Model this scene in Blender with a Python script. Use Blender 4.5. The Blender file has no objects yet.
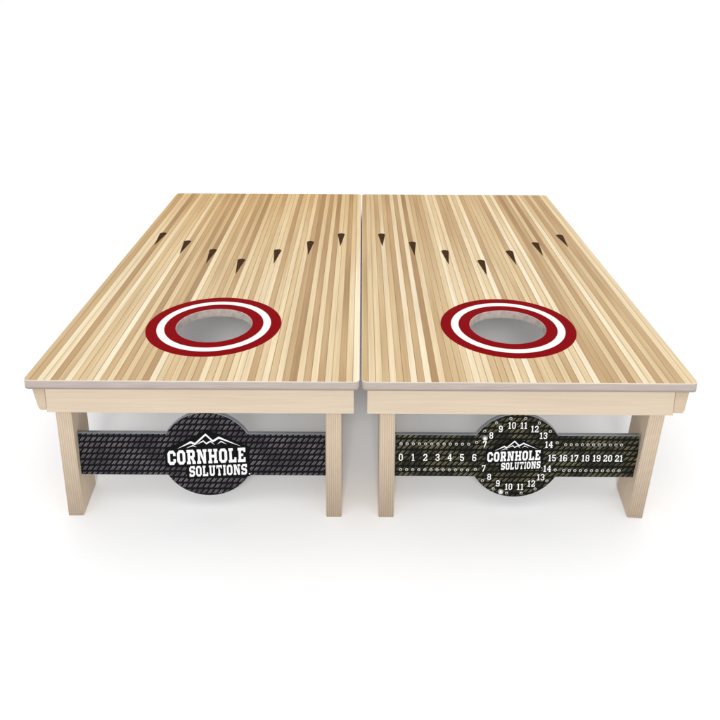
import bpy, bmesh, math, random
from mathutils import Matrix, Vector
random.seed(4)
sc = bpy.context.scene
COL = sc.collection
IN = 0.0254
W, L = 0.61, 1.22
H = 0.325
ALPHA = math.radians(12.18)
SA, CA = math.sin(ALPHA), math.cos(ALPHA)
T = 0.018
GAP = 0.0017

# ------------------------------------------------------------ node helpers
class NT:
    def __init__(self, name):
        self.mat = bpy.data.materials.new(name)
        self.mat.use_nodes = True
        self.nt = self.mat.node_tree
        self.bsdf = self.nt.nodes["Principled BSDF"]
    def new(self, t): return self.nt.nodes.new(t)
    def put(self, sock, v):
        if isinstance(v, bpy.types.NodeSocket): self.nt.links.new(v, sock)
        else: sock.default_value = v
    def m(self, op, a, b=None, c=None, clamp=False):
        n = self.new("ShaderNodeMath"); n.operation = op; n.use_clamp = clamp
        self.put(n.inputs[0], a)
        if b is not None: self.put(n.inputs[1], b)
        if c is not None: self.put(n.inputs[2], c)
        return n.outputs[0]
    def mix(self, f, a, b, mode='MIX'):
        n = self.new("ShaderNodeMix"); n.data_type = 'RGBA'; n.blend_type = mode
        self.put(n.inputs[0], f)
        self.put(n.inputs[6], a if isinstance(a, bpy.types.NodeSocket) else (*a, 1))
        self.put(n.inputs[7], b if isinstance(b, bpy.types.NodeSocket) else (*b, 1))
        return n.outputs[2]
    def xyz(self):
        tc = self.new("ShaderNodeTexCoord"); s = self.new("ShaderNodeSeparateXYZ")
        self.nt.links.new(tc.outputs['Object'], s.inputs[0]); return s.outputs[0], s.outputs[1], s.outputs[2]
    def vec(self, x, y, z):
        c = self.new("ShaderNodeCombineXYZ")
        for i, v in enumerate((x, y, z)): self.put(c.inputs[i], v)
        return c.outputs[0]
    def white(self, v):
        n = self.new("ShaderNodeTexWhiteNoise"); n.noise_dimensions = '3D'; self.put(n.inputs['Vector'], v); return n.outputs['Value']
    def noise(self, v, scale=1.0, detail=3.0, rough=.5):
        n = self.new("ShaderNodeTexNoise"); self.put(n.inputs['Vector'], v)
        n.inputs['Scale'].default_value = scale; n.inputs['Detail'].default_value = detail
        n.inputs['Roughness'].default_value = rough; return n.outputs['Fac']
    def ramp(self, f, stops, interp='LINEAR'):
        n = self.new("ShaderNodeValToRGB"); r = n.color_ramp; r.interpolation = interp
        while len(r.elements) < len(stops): r.elements.new(0.5)
        for e, (p, c) in zip(r.elements, stops):
            e.position = p; e.color = (*c, 1)
        self.put(n.inputs[0], f); return n.outputs[0]
    def mapr(self, v, a, b, c=0., d=1.):
        n = self.new("ShaderNodeMapRange"); self.put(n.inputs[0], v)
        for i, k in enumerate((a, b, c, d)): n.inputs[i+1].default_value = k
        return n.outputs[0]
    def done(self, color, rough=.5, spec=.3, metal=0., bump=None, bs=.1):
        self.put(self.bsdf.inputs['Base Color'], color if isinstance(color, bpy.types.NodeSocket) else (*color, 1))
        self.put(self.bsdf.inputs['Roughness'], rough)
        self.put(self.bsdf.inputs['Specular IOR Level'], spec)
        self.bsdf.inputs['Metallic'].default_value = metal
        if bump is not None:
            b = self.new("ShaderNodeBump"); b.inputs['Strength'].default_value = bs; b.inputs['Distance'].default_value = .001
            self.put(b.inputs['Height'], bump); self.nt.links.new(b.outputs[0], self.bsdf.inputs['Normal'])
        return self.mat

def lane_mat(name, seed, warm):
    g = NT(name); x, y, z = g.xyz()
    N = 48
    px = g.m('MULTIPLY', x, N / W)
    idx = g.m('FLOOR', px); fx = g.m('FRACT', px)
    r1 = g.white(g.vec(idx, seed, 1.3))
    r2 = g.noise(g.vec(g.m('MULTIPLY', idx, 7.31), g.m('MULTIPLY', y, 1.6), seed), 1., 1., .4)
    v = g.m('ADD', r1, g.mapr(r2, .3, .7, -.14, .14))
    base = g.ramp(v, [(0.0, (.42, .270, .140)), (.14, (.52, .355, .190)), (.34, (.64, .470, .265)),
                      (.56, (.73, .570, .350)), (.78, (.81, .665, .440)), (1.0, (.87, .755, .55))])
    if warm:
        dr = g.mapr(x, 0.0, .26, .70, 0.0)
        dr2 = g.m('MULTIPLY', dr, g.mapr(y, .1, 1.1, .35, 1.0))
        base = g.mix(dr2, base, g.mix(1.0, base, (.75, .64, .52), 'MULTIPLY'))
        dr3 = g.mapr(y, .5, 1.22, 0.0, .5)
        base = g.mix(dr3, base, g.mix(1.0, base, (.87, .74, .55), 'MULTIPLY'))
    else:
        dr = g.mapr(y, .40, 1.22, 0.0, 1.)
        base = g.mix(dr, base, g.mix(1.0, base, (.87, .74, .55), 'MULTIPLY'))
    gr = g.noise(g.vec(g.m('MULTIPLY', x, 500.), g.m('MULTIPLY', y, 7.), g.m('MULTIPLY', r1, 30.)), 1., 5., .65)
    gr2 = g.noise(g.vec(g.m('MULTIPLY', x, 130.), g.m('MULTIPLY', y, 2.4), g.m('MULTIPLY', r1, 30.)), 1., 3., .5)
    k = g.m('ADD', g.mapr(gr, .25, .75, .84, 1.10), g.mapr(gr2, .3, .7, -.09, .07))
    kc = g.new("ShaderNodeCombineColor")
    for i in range(3): g.put(kc.inputs[i], k)
    base = g.mix(1.0, base, kc.outputs[0], 'MULTIPLY')
    e = g.m('MINIMUM', fx, g.m('SUBTRACT', 1., fx))
    rl = g.white(g.vec(g.m('FLOOR', g.m('ADD', px, .5)), seed, 9.1))
    line = g.m('MULTIPLY', g.mapr(e, .03, .09, 1., 0.), g.mapr(rl, 0., 1., .45, .85))
    base = g.mix(line, base, (.30, .17, .07))
    dx = g.m('SUBTRACT', x, W / 2); dy = g.m('SUBTRACT', y, 9.1 * IN)
    d = g.m('SQRT', g.m('ADD', g.m('MULTIPLY', dx, dx), g.m('MULTIPLY', dy, dy)))
    def inside(r): return g.mapr(d, (r - .0004), (r + .0004), 1., 0.)
    red = (.235, .0006, .0030); wh = (.90, .88, .83)
    base = g.mix(inside(5.50 * IN), base, red)
    base = g.mix(inside(4.63 * IN), base, wh)
    base = g.mix(inside(4.02 * IN), base, red)
    rough = g.mapr(gr, .2, .8, .42, .55)
    spec = g.mapr(d, 5.5 * IN, 5.6 * IN, .015, .06)
    return g.done(base, rough, spec)

def birch_mat(name, axis, tint=(1, 1, 1)):
    g = NT(name); x, y, z = g.xyz()
    def sv(a, b):
        return {'x': g.vec(g.m('MULTIPLY', x, a), g.m('MULTIPLY', y, b), g.m('MULTIPLY', z, b)),
                'y': g.vec(g.m('MULTIPLY', x, b), g.m('MULTIPLY', y, a), g.m('MULTIPLY', z, b)),
                'z': g.vec(g.m('MULTIPLY', x, b), g.m('MULTIPLY', y, b), g.m('MULTIPLY', z, a))}[axis]
    n = g.noise(sv(7., 300.), 1., 5., .6); n2 = g.noise(sv(5., 22.), 1., 3.)
    c = g.ramp(n, [(.25, (.61, .495, .375)), (.5, (.66, .545, .42)), (.75, (.70, .59, .465))])
    c = g.mix(g.mapr(n2, .35, .7, 0., .32), c, (.60, .475, .355))
    c = g.mix(1., c, tint, 'MULTIPLY')
    return g.done(c, .6, .12, bump=n, bs=.12)

def ply_mat(name, axis, pitch, dark=.5, tint=(1, 1, 1)):
    g = NT(name); x, y, z = g.xyz()
    a = {'x': x, 'y': y, 'z': z}[axis]
    wob = g.noise(g.vec(x, y, z), 18., 2.)
    p = g.m('ADD', g.m('MULTIPLY', a, 1 / pitch), g.m('MULTIPLY', wob, .3))
    f = g.m('PINGPONG', p, 1.0)
    D_ = (.62 * dark, .50 * dark * .95, .38 * dark * .9)
    c = g.ramp(f, [(0., D_), (.24, tuple(v * 1.12 for v in D_)), (.46, (.63, .515, .39)), (1., (.69, .58, .455))])
    n = g.noise(g.vec(g.m('MULTIPLY', x, 300.), g.m('MULTIPLY', y, 300.), g.m('MULTIPLY', z, 60.)), 1., 4.)
    c = g.mix(g.mapr(n, .38, .7, 0., .35), c, (.50, .39, .285))
    c = g.mix(1., c, tint, 'MULTIPLY')
    return g.done(c, .65, .1)

def deck_edge_mat():
    g = NT("deck_edge_with_highlight"); x, y, z = g.xyz()
    n = g.noise(g.vec(g.m('MULTIPLY', x, .4), y, g.m('MULTIPLY', z, 5.)), 50., 3.)
    c = g.ramp(n, [(.3, (.43, .365, .330)), (.7, (.50, .435, .395))])
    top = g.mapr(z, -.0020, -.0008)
    c = g.mix(g.m('MULTIPLY', top, .7), c, (.80, .73, .66))  # pale highlight of the rounded top edge, put into the colour
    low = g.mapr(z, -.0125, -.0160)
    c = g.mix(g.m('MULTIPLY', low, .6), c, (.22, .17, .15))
    return g.done(c, .5, .15)

def panel_mat(name, dark, light, light2, cw, chh, slant):
    g = NT(name); x, y, z = g.xyz()
    rv = g.m('MULTIPLY', z, 1 / chh); ri = g.m('FLOOR', rv); fv = g.m('FRACT', rv)
    u = g.m('ADD', g.m('MULTIPLY', g.m('SUBTRACT', x, g.m('MULTIPLY', z, slant)), 1 / cw), g.m('MULTIPLY', ri, .5))
    fu = g.m('FRACT', u)
    mu = g.m('MULTIPLY', g.mapr(fu, .16, .27), g.mapr(fu, .68, .79, 1., 0.))
    mv = g.m('MULTIPLY', g.mapr(fv, .14, .26), g.mapr(fv, .76, .88, 1., 0.))
    ln = g.mapr(g.m('ABSOLUTE', g.m('SUBTRACT', fu, .50)), .04, .09)
    jit = g.mapr(g.noise(g.vec(g.m('MULTIPLY', x, 900.), 0., g.m('MULTIPLY', z, 900.)), 1., 1.), .38, .62, .40, 1.15)
    mask = g.m('MULTIPLY', g.m('MULTIPLY', mu, mv), g.m('MULTIPLY', ln, jit), clamp=True)
    big = g.noise(g.vec(g.m('MULTIPLY', x, 1.), 0., z), 22., 3.)
    lc = g.mix(g.mapr(big, .40, .60), light, light2)
    c = g.mix(mask, dark, lc)
    return g.done(c, .34, .05)

def plain(name, c, rough=.5, spec=.3, metal=0., var=.1):
    g = NT(name); x, y, z = g.xyz()
    n = g.noise(g.vec(x, y, z), 80., 3.)
    cc = g.ramp(n, [(.3, tuple(v * (1 - var) for v in c)), (.7, tuple(min(1, v * (1 + var)) for v in c))])
    return g.done(cc, rough, spec, metal)

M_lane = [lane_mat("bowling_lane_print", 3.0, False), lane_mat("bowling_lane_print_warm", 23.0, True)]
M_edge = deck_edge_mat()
M_birch_x = birch_mat("birch_plywood_face", 'x')
M_birch_y = birch_mat("birch_rail_face", 'y', (.92, .89, .86))
M_birch_z = birch_mat("birch_leg_face", 'z', (1, .99, .97))
M_ply_end = birch_mat("plywood_rail_end", 'x', (.94, .91, .87))
M_ply_y = ply_mat("plywood_end_layers", 'y', .0018, .7)
M_ply_leg = ply_mat("plywood_leg_edge", 'x', .0021, .84)
M_under = plain("bounce_underside", (.70, .70, .70), .7, .1)  # made-up neutral grey, bounces untinted light onto the floor below
M_holewall = plain("cut_plywood_hole_wall", (.48, .42, .38), .6, .15, 0, .2)
M_white = plain("white_print", (.92, .92, .92), .4, .2, 0, .03)
M_black = plain("black_print_and_hole_dark", (.005, .005, .006), .5, .05)
M_arrow = plain("dark_arrow_print", (.055, .028, .012), .7, .02, 0, .25)
M_pedge = plain("acrylic_edge", (.28, .31, .35), .3, .4)
M_panel = [panel_mat("dark_repeat_print", (.0070, .0060, .0085), (.115, .105, .120), (.25, .225, .235), .0108, .0128, .75),
           panel_mat("charcoal_repeat_print", (.0062, .0062, .0046), (.050, .048, .030), (.26, .235, .14), .0105, .0120, .9)]
M_hole = plain("peg_hole_rim", (.62, .62, .58), .3, .5)
M_peg = plain("brushed_metal_peg", (.8, .8, .8), .25, .5, .6)

# ------------------------------------------------------------ mesh helpers
def flat_mesh(name, splines, thick=0., bevel=0., offset=0., res=2):
    cu = bpy.data.curves.new("tmp", 'CURVE'); cu.dimensions = '2D'; cu.fill_mode = 'BOTH'
    for pts in splines:
        sp = cu.splines.new('POLY'); sp.points.add(len(pts) - 1)
        for p, q in zip(sp.points, pts): p.co = (q[0], q[1], 0, 1)
        sp.use_cyclic_u = True
    cu.extrude = max(0., thick / 2 - bevel); cu.bevel_depth = bevel; cu.bevel_resolution = res
    cu.offset = offset - bevel
    ob = bpy.data.objects.new("tmp", cu); COL.objects.link(ob)
    dg = bpy.context.evaluated_depsgraph_get()
    me = bpy.data.meshes.new_from_object(ob.evaluated_get(dg))
    bpy.data.objects.remove(ob); bpy.data.curves.remove(cu)
    me.name = name
    bm = bmesh.new(); bm.from_mesh(me)
    bmesh.ops.remove_doubles(bm, verts=bm.verts, dist=1e-6)
    bm.to_mesh(me); bm.free()
    return me

def rrect(x0, y0, x1, y1, r, n=8):
    pts = []
    for cx, cy, a0 in ((x1 - r, y0 + r, -90), (x1 - r, y1 - r, 0), (x0 + r, y1 - r, 90), (x0 + r, y0 + r, 180)):
        for i in range(n + 1):
            a = math.radians(a0 + 90 * i / n); pts.append((cx + r * math.cos(a), cy + r * math.sin(a)))
    return pts
def circ(cx, cy, r, n=96): return [(cx + r * math.cos(2 * math.pi * i / n), cy + r * math.sin(2 * math.pi * i / n)) for i in range(n)]

PERM = Matrix(((0, 0, 1, 0), (1, 0, 0, 0), (0, 1, 0, 0), (0, 0, 0, 1)))
FRONT = Matrix.Rotation(math.radians(90), 4, 'X')

def obj(name, me, parent, mats, local=None, fn=None):
    me.materials.clear()
    for m in mats: me.materials.append(m)
    if fn:
        for p in me.polygons: p.material_index = fn(p)
    ob = bpy.data.objects.new(name, me); COL.objects.link(ob)
    ob.parent = parent
    if local is not None: ob.matrix_local = local
    return ob

# ------------------------------------------------------------ lettering
G = {
 'C': (8, [[(2,0),(6,0),(8,2),(8,4),(5.4,4),(5.4,2.3),(2.7,2.3),(2.7,7.7),(5.4,7.7),(5.4,6),(8,6),(8,8),(6,10),(2,10),(0,8),(0,2)]]),
 'O': (8, [[(2,0),(6,0),(8,2),(8,8),(6,10),(2,10),(0,8),(0,2)],[(2.8,2.6),(3.3,2.1),(4.7,2.1),(5.2,2.6),(5.2,7.4),(4.7,7.9),(3.3,7.9),(2.8,7.4)]]),
 'R': (8.6,[[(0,0),(4,0),(4,2),(3.4,2),(3.4,3.8),(4,3.8),(5.2,2),(5.2,0),(8.6,0),(8.6,2),(7.8,2),(6.8,4.2),(8,5.2),(8,8.6),(6.6,10),(0,10),(0,8),(.8,8),(.8,2),(0,2)],[(3.4,5.8),(5,5.8),(5.4,6.3),(5.4,7.5),(5,8),(3.4,8)]]),
 'N': (9.6,[[(0,0),(4,0),(4,2),(3.2,2),(3.2,6.4),(6.2,0),(8.8,0),(8.8,8),(9.6,8),(9.6,10),(5.6,10),(5.6,8),(6.4,8),(6.4,4.6),(3.9,10),(0,10),(0,8),(.8,8),(.8,2),(0,2)]]),
 'H': (9.2,[[(0,0),(4,0),(4,2),(3.4,2),(3.4,4),(5.8,4),(5.8,2),(5.2,2),(5.2,0),(9.2,0),(9.2,2),(8.4,2),(8.4,8),(9.2,8),(9.2,10),(5.2,10),(5.2,8),(5.8,8),(5.8,6),(3.4,6),(3.4,8),(4,8),(4,10),(0,10),(0,8),(.8,8),(.8,2),(0,2)]]),
 'L': (7.6,[[(0,0),(7.6,0),(7.6,3.6),(5.4,3.6),(5.4,2.1),(3.4,2.1),(3.4,8),(4.4,8),(4.4,10),(0,10),(0,8),(.8,8),(.8,2),(0,2)]]),
 'E': (7.6,[[(0,0),(7.6,0),(7.6,3.4),(5.6,3.4),(5.6,2.1),(3.4,2.1),(3.4,4.1),(5.4,4.1),(5.4,6),(3.4,6),(3.4,7.9),(5.6,7.9),(5.6,6.8),(7.6,6.8),(7.6,10),(0,10),(0,8),(.8,8),(.8,2),(0,2)]]),
 'S': (8, [[(0,0),(6,0),(8,1.8),(8,4.6),(6.4,6),(2.7,6.4),(2.7,7.8),(5.4,7.8),(5.4,6.8),(8,6.8),(8,10),(2,10),(0,8.2),(0,5.4),(1.6,4),(5.3,3.6),(5.3,2.2),(2.6,2.2),(2.6,3.2),(0,3.2)]]),
 'U': (9, [[(2.6,0),(6.4,0),(8.2,1.8),(8.2,8),(9,8),(9,10),(5,10),(5,8),(5.6,8),(5.6,2.3),(3.4,2.3),(3.4,8),(4,8),(4,10),(0,10),(0,8),(.8,8),(.8,1.8)]]),
 'T': (8, [[(2,0),(6,0),(6,2),(5.3,2),(5.3,7.8),(6.2,7.8),(6.2,6.6),(8,6.6),(8,10),(0,10),(0,6.6),(1.8,6.6),(1.8,7.8),(2.7,7.8),(2.7,2),(2,2)]]),
 'I': (4, [[(0,0),(4,0),(4,2),(3.3,2),(3.3,8),(4,8),(4,10),(0,10),(0,8),(.7,8),(.7,2),(0,2)]]),
 '0': (6, [[(1.6,0),(4.4,0),(6,1.8),(6,8.2),(4.4,10),(1.6,10),(0,8.2),(0,1.8)],[(1.8,2.4),(2.5,1.6),(3.5,1.6),(4.2,2.4),(4.2,7.6),(3.5,8.4),(2.5,8.4),(1.8,7.6)]]),
 '1': (4.6,[[(.2,0),(4.6,0),(4.6,1.5),(3.4,1.5),(3.4,10),(2,10),(0,8.6),(0,7.2),(1.5,7.6),(1.5,1.5),(.2,1.5)]]),
 '2': (6, [[(0,0),(6,0),(6,3),(4.4,3),(4.4,1.7),(2.2,1.7),(6,6),(6,8.4),(4.4,10),(1.6,10),(0,8.4),(0,6.6),(1.8,6.6),(1.8,7.7),(2.4,8.3),(3.6,8.3),(4.2,7.7),(4.2,6.4),(0,1.8)]]),
 '3': (6, [[(1.6,0),(4.4,0),(6,1.6),(6,4.2),(5,5.2),(6,6.2),(6,8.4),(4.4,10),(1.6,10),(0,8.4),(0,7),(1.8,7),(1.8,7.8),(2.3,8.3),(3.7,8.3),(4.2,7.8),(4.2,6.6),(3.5,6),(2,6),(2,4.4),(3.5,4.4),(4.2,3.8),(4.2,2.2),(3.7,1.7),(2.3,1.7),(1.8,2.2),(1.8,3),(0,3),(0,1.6)]]),
 '4': (6.4,[[(2.6,0),(6,0),(6,1.4),(5.2,1.4),(5.2,2.6),(6.4,2.6),(6.4,4.2),(5.2,4.2),(5.2,10),(3.2,10),(0,4.2),(0,2.6),(3.4,2.6),(3.4,1.4),(2.6,1.4)],[(1.8,4.2),(3.4,7.2),(3.4,4.2)]]),
 '5': (6, [[(1.6,0),(4.4,0),(6,1.6),(6,4.8),(4.4,6.4),(1.8,6.4),(1.8,8.3),(5.6,8.3),(5.6,10),(0,10),(0,4.6),(3.6,4.7),(4.2,4.2),(4.2,2.3),(3.6,1.7),(2.3,1.7),(1.8,2.2),(1.8,3),(0,3),(0,1.6)]]),
 '6': (6, [[(1.6,0),(4.4,0),(6,1.6),(6,4.6),(4.4,6.2),(1.8,6.2),(1.8,7.8),(2.4,8.4),(3.6,8.4),(4.2,7.8),(4.2,7.2),(6,7.2),(6,8.4),(4.4,10),(1.6,10),(0,8.4),(0,1.6)],[(1.8,2.2),(2.4,1.6),(3.6,1.6),(4.2,2.2),(4.2,4),(3.6,4.6),(1.8,4.6)]]),
 '7': (6, [[(1,0),(3,0),(6,8),(6,10),(0,10),(0,6.8),(1.6,6.8),(1.6,8.2),(4,8.2)]]),
 '8': (6, [[(1.6,0),(4.4,0),(6,1.6),(6,4.2),(5.1,5.2),(6,6.2),(6,8.4),(4.4,10),(1.6,10),(0,8.4),(0,6.2),(.9,5.2),(0,4.2),(0,1.6)],[(1.8,2.2),(2.3,1.6),(3.7,1.6),(4.2,2.2),(4.2,3.8),(3.7,4.4),(2.3,4.4),(1.8,3.8)],[(1.8,6.6),(2.3,6.0),(3.7,6.0),(4.2,6.6),(4.2,7.8),(3.7,8.4),(2.3,8.4),(1.8,7.8)]]),
}
G['9'] = (6, [[(6 - a, 10 - b) for a, b in s] for s in G['6'][1]])
def word_splines(word, x0, y0, width, height, rise, gap=.8):
    tot = sum(G[c][0] for c in word) + gap * (len(word) - 1); sx = width / tot; sy = height / 10
    out = []; cx = 0
    for c in word:
        w, sp = G[c]
        for s in sp:
            out.append([(x0 + (cx + a) * sx, y0 + b * sy + rise * ((cx + a) * sx)) for a, b in s])
        cx += w + gap
    return out
def ribbon(pts, t):
    up = [(x, y) for x, y in pts]; dn = [(x, y - t) for x, y in reversed(pts)]
    dn[0] = up[-1]; dn[-1] = up[0]
    return up + dn[1:-1]

def logo(panel, cx, cz, s, yf):
    k = s / 78.0; rise = .05
    A = word_splines("CORNHOLE", -39, -7, 78, 15.5, rise, 1.2)
    B = word_splines("SOLUTIONS", -18, -19.5, 58, 11.5, rise, 1.2)
    mts = [ribbon([(-29, 10.5), (-15, 18.8), (-11, 16.8), (0, 27), (7, 20.0), (13, 23.8), (35, 13.5)], 2.3),
           ribbon([(-10, 15.0), (-2.5, 19.8), (.5, 17.0), (4.5, 19.6), (9, 14.8)], 1.6),
           ribbon([(-20, 11.2), (-13, 14.8), (-9.5, 12.4)], 1.3),
           ribbon([(11, 15.5), (15, 19.4), (21, 15.6)], 1.4)]
    reg = [circ(42.3, -15.8, .7, 12)]
    S = Matrix.Diagonal((k, k * 1.06, 1, 1))
    def put(name, spl, off, dy, mat):
        me = flat_mesh(name, spl, 0.0, 0, off)
        me.transform(Matrix.Translation((cx, yf - dy, cz)) @ FRONT @ S)
        return obj(name, me, panel, [mat])
    key = [[(-41.5, -9.5), (-20.5, -9), (-20.5, -22), (43, -18.5), (43, 13.5), (35, 16.5), (13, 26.5), (0, 30), (-16, 21.5), (-41.5, 10)]]
    put("letter_keyline", key, 0., .0006, M_black)
    put("logo_lettering", A + B, -.12, .0010, M_white)
    put("mountain_emblem", mts, 0., .0010, M_white)
    put("registered_mark", reg, 0., .0010, M_white)

# ------------------------------------------------------------ board
def build_board(i, X0, label, circ_x, splay):
    root = bpy.data.objects.new("cornhole_board", None); COL.objects.link(root)
    root.location = (X0, 0, 0); root.empty_display_size = .1
    root["label"] = label; root["category"] = "cornhole board"; root["group"] = "pair of cornhole boards"
    D = Matrix.Translation((0, 0, H)) @ Matrix.Rotation(-ALPHA, 4, 'X')
    hc = (W / 2, 9.1 * IN)
    me = flat_mesh("deck", [rrect(0, 0, W, L, .011), circ(hc[0], hc[1], 3.08 * IN)[::-1]], T, .0014, 0., 3)
    me.transform(Matrix.Translation((0, 0, -T / 2)))
    def fdeck(p):
        if p.normal.z > .97: return 0
        if p.normal.z < -.97: return 2
        return 3 if (p.center.x - hc[0]) ** 2 + (p.center.y - hc[1]) ** 2 < .01 else 1
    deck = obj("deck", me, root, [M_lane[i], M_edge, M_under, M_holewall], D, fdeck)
    for u, s in ((.09, 30.2), (.225, 27.6), (.36, 25.0), (.5, 22.2), (.64, 25.0), (.775, 27.6), (.91, 30.2)):
        x = u * W; y = s * IN; hw = .0098; hl = .054
        me = flat_mesh("arrow_marking", [[(x, y - hl), (x + hw, y + hl * .82), (x + hw * .8, y + hl * .93), (x, y + hl), (x - hw * .8, y + hl * .93), (x - hw, y + hl * .82)]])
        me.transform(Matrix.Translation((0, 0, .0004)))
        obj("arrow_marking", me, deck, [M_arrow])
    # frame: outer side rail runs past the rear rail and shows its rounded end
    ins = .0105; rh = .053; z1 = -T - .0002; z0 = z1 - rh; at = .018
    rts = [.0235, .019] if i == 0 else [.019, .0255]
    outer = i
    xa = ins + (rts[0] + .0005 if outer == 0 else 0)
    xb = W - ins - (rts[1] + .0005 if outer == 1 else 0)
    for nm, yy in (("rear_rail", ins + .0004), ("front_rail", L - ins - at - .0004)):
        me = flat_mesh(nm, [[(xa, z0), (xb, z0), (xb, z1), (xa, z1)]], at, .0006)
        me.transform(Matrix.Translation((0, yy + at / 2, 0)) @ FRONT)
        obj(nm, me, root, [M_birch_x, M_ply_y], D, lambda p: 1 if abs(p.normal.x) > .5 else 0)
    for k in (0, 1):
        if k == outer:
            y0, y1 = ins, L - ins; r = .012
            arc = [math.radians(90 * j / 10) for j in range(11)]
            pts = [(y0, z1)] + [(y0 + r - r * math.cos(a), z0 + r - r * math.sin(a)) for a in arc]
            pts += [(y1 - r + r * math.sin(a), z0 + r - r * math.cos(a)) for a in arc] + [(y1, z1)]
        else:
            y0, y1 = ins + at + .0012, L - ins - at - .0012
            pts = [(y0, z1), (y0, z0), (y1, z0), (y1, z1)]
        rt = rts[k]
        me = flat_mesh("side_rail", [pts], rt, .0008); me.transform(PERM)
        xc = ins + rt / 2 if k == 0 else W - ins - rt / 2
        me.transform(Matrix.Translation((xc, 0, 0)))
        if k == outer:                          # lower outer edge is eased off
            amt = .0125 if i == 0 else .008
            xo = ins if k == 0 else W - ins
            for v in me.vertices:
                t = max(0., min(1., (z0 + .042 - v.co.z) / .042))
                wgt = 1 - min(1., abs(v.co.x - xo) / rt)
                v.co.x += (1 if k == 0 else -1) * amt * t ** 1.15 * wgt
        obj("side_rail", me, root, [M_birch_y, M_ply_end], D, lambda p: 1 if abs(p.normal.x) < .4 else 0)
    # legs
    f, b = .0496, .1246
    gz = lambda s: (s * SA - H) / CA
    for k in (0, 1):
        r = (b - f) / 2; top = -.020 - r
        pts = [(f, gz(f)), (b, gz(b))] + [((f + b) / 2 + r * math.cos(a), top + r * math.sin(a)) for a in [math.radians(180 * j / 12) for j in range(13)]]
        me = flat_mesh("leg", [pts], .030, .0012)
        me.transform(PERM)
        o = .0035 if splay[k] else 0
        o2 = .0008 if k == i else 0
        xc = .0345 - o + .015 + o2 if k == 0 else W - .0345 + o * 1.3 - .015
        R = Matrix.Translation((xc, 0, -.06)) @ Matrix.Rotation(splay[k], 4, 'Y') @ Matrix.Translation((0, 0, .06))
        obj("leg", me, root, [M_birch_z, M_ply_leg], D @ R, lambda p: 1 if abs(p.normal.x) < .5 else 0)
    # brace panel
    yf = .0625; th = .009; hb = .0460; R = .0915; cz = -.193
    a0 = math.asin(hb / R); n = 28
    xl, xr = .0652, W - .0652 - (.0065 if splay[1] else 0)
    pts = [(xl, cz - hb)]
    pts += [(circ_x + R * math.cos(a), cz + R * math.sin(a)) for a in [math.pi + a0 + (math.pi - 2 * a0) * j / n for j in range(n + 1)]]
    pts += [(xr, cz - hb), (xr, cz + hb)]
    pts += [(circ_x + R * math.cos(a), cz + R * math.sin(a)) for a in [a0 + (math.pi - 2 * a0) * j / n for j in range(n + 1)]]
    pts += [(xl, cz + hb)]
    me = flat_mesh("brace_panel", [pts], th, .0009)
    me.transform(Matrix.Translation((0, yf + th / 2, 0)) @ FRONT)
    panel = obj("brace_panel", me, root, [M_panel[i], M_pedge], D, lambda p: 0 if p.normal.y < -.97 else 1)
    panel["label"] = ("dark panel with repeated grey print and white logo" if i == 0 else "charcoal scoring panel with white numbers and peg holes")
    if i == 0:
        logo(panel, circ_x - .002, cz - .009, .152, yf)
    else:
        logo(panel, circ_x - .0045, cz - .003, .103, yf)
        nums = []; holes = []
        def num(s, x, z, h=.0158):
            w = (sum(G[c][0] for c in s) + 1.2 * (len(s) - 1)) * h / 10 * .86
            nums.append((s, word_splines(s, x - w / 2, z - h / 2, w, h, 0, 1.2)))
        for j in range(7):
            x = .0770 + j * .0238
            num(str(j), x, cz - .003); holes += [(x, cz + .026), (x, cz - .031), (x + .0119, cz + .026), (x + .0119, cz - .031)]
        for j in range(7):
            x = .371 + j * .0216
            num(str(15 + j), x, cz - .003, .0150); holes += [(x + .003, cz + .026), (x + .003, cz - .031)]
            if j < 6: holes += [(x + .0138, cz + .026), (x + .0138, cz - .031)]
        holes = [h_ for h_ in holes if math.hypot(h_[0] - circ_x, h_[1] - cz) > R + .004]
        for j in range(8):
            for a, dz in ((159 - j * 19.7, .003), (201 + j * 19.7, -.003)):
                a = math.radians(a)
                num(str(7 + j), circ_x + .0665 * math.cos(a), cz + dz + .0655 * math.sin(a), .0145)
                holes.append((circ_x + .0835 * math.cos(a), cz + .0835 * math.sin(a)))
        for s, spl in nums:
            me = flat_mesh("score_number", spl, 0, 0, -.00022)
            me.transform(Matrix.Translation((0, yf - .0012, 0)) @ FRONT); obj("score_number", me, panel, [M_white])
        for x, z in holes:
            bm = bmesh.new()
            n_ = 18; ro, ri = .0030, .0017
            vo = [bm.verts.new((x + ro * math.cos(t), yf - .0004, z + ro * math.sin(t))) for t in [2 * math.pi * q / n_ for q in range(n_)]]
            vi = [bm.verts.new((x + ri * math.cos(t), yf - .0009, z + ri * math.sin(t))) for t in [2 * math.pi * q / n_ for q in range(n_)]]
            for q in range(n_):
                bm.faces.new((vo[q], vo[(q + 1) % n_], vi[(q + 1) % n_], vi[q]))
            bm.faces.new(vi)  # flat black disc painted as the shade inside the hole
            me = bpy.data.meshes.new("peg_hole"); bm.to_mesh(me); bm.free()
            obj("peg_hole", me, panel, [M_hole, M_black], None, lambda p: 1 if len(p.vertices) > 4 else 0)
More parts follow.
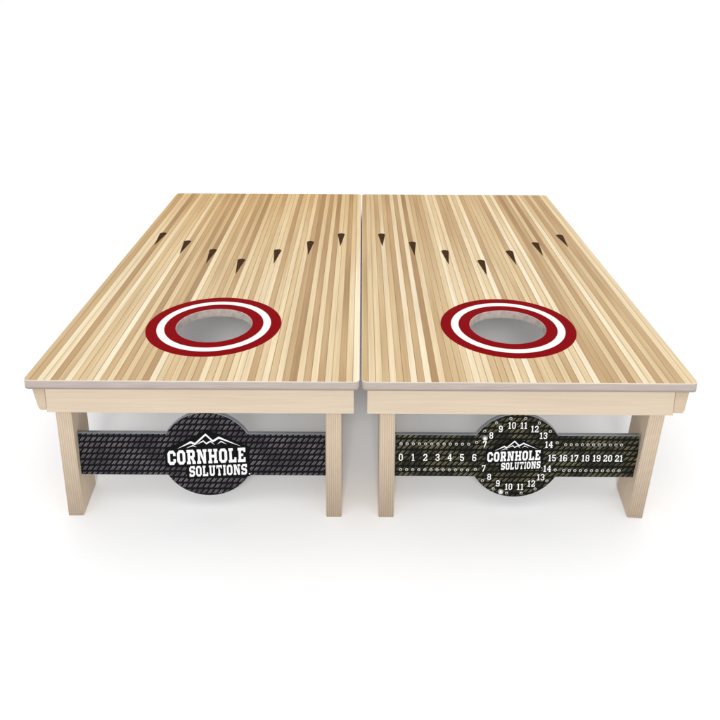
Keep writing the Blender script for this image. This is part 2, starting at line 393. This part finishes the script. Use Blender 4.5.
        for a, rr in ((146, .076), (250, .080)):
            aa = math.radians(a)
            bm = bmesh.new(); bmesh.ops.create_uvsphere(bm, u_segments=20, v_segments=12, radius=.0052)
            bmesh.ops.create_cone(bm, cap_ends=True, segments=16, radius1=.0018, radius2=.0018, depth=.012, matrix=Matrix.Translation((0, .005, 0)) @ Matrix.Rotation(math.pi / 2, 4, 'X'))
            bm.transform(Matrix.Translation((circ_x + rr * math.cos(aa), yf - .005, cz + rr * math.sin(aa))))
            me = bpy.data.meshes.new("scoring_peg"); bm.to_mesh(me); bm.free()
            for p in me.polygons: p.use_smooth = True
            obj("scoring_peg", me, panel, [M_peg])
    return root

bl = build_board(0, -W - GAP, "bowling-lane printed plywood cornhole board with plain logo brace between legs", .3150, (math.radians(-1.6), 0))
br = build_board(1, GAP, "bowling-lane printed plywood cornhole board with numbered scoring brace", .3010, (0, math.radians(5.8)))

# ------------------------------------------------------------ ground
me = bpy.data.meshes.new("ground")
bm = bmesh.new(); bmesh.ops.create_grid(bm, x_segments=4, y_segments=4, size=60); bm.to_mesh(me); bm.free()
g = NT("white_studio_floor"); x, y, z = g.xyz()
n = g.noise(g.vec(x, y, z), 3., 4.)
g.done(g.ramp(n, [(.3, (.955, .955, .96)), (.7, (.965, .965, .97))]), .9, .03)
me.materials.append(g.mat)
ground = bpy.data.objects.new("ground", me); COL.objects.link(ground); ground["kind"] = "structure"

# ------------------------------------------------------------ light
w = bpy.data.worlds.new("World"); sc.world = w; w.use_nodes = True
w.node_tree.nodes["Background"].inputs[0].default_value = (.985, .99, 1, 1)
w.node_tree.nodes["Background"].inputs[1].default_value = .72
def area(name, loc, tgt, size, e, col=(1, 1, 1)):
    l = bpy.data.lights.new(name, 'AREA'); l.size = size; l.energy = e; l.color = col
    o = bpy.data.objects.new(name, l); COL.objects.link(o); o.location = loc
    o.rotation_euler = (Vector(tgt) - Vector(loc)).to_track_quat('-Z', 'Y').to_euler()
area("studio_softbox", (-.15, -5.0, 4.9), (0, 1.2, 0), 1.3, 160, (1, .985, .96))
area("added_overhead_light", (0, 2.4, 5.0), (0, 2.4001, 0), 9.0, 165, (1, 1, 1))  # added area lamp, deepens the soft shadows around and under the boards

# ------------------------------------------------------------ camera
cam = bpy.data.cameras.new("camera"); co = bpy.data.objects.new("camera", cam); COL.objects.link(co)
cam.sensor_width = 36; cam.lens = 36 * 783 / 720
cam.shift_y = -195 / 720; cam.shift_x = -1.8 / 720
co.location = (0, -1.096, H + .9755)
pitch = math.radians(26.18)
co.rotation_euler = (Matrix.Rotation(math.pi / 2 - pitch, 4, 'X') @ Matrix.Rotation(math.radians(.3), 4, 'Z')).to_euler()
cam.clip_start = .01; cam.clip_end = 300
sc.camera = co
sc.view_settings.view_transform = 'Standard'; sc.view_settings.look = 'None'; sc.view_settings.exposure = 0
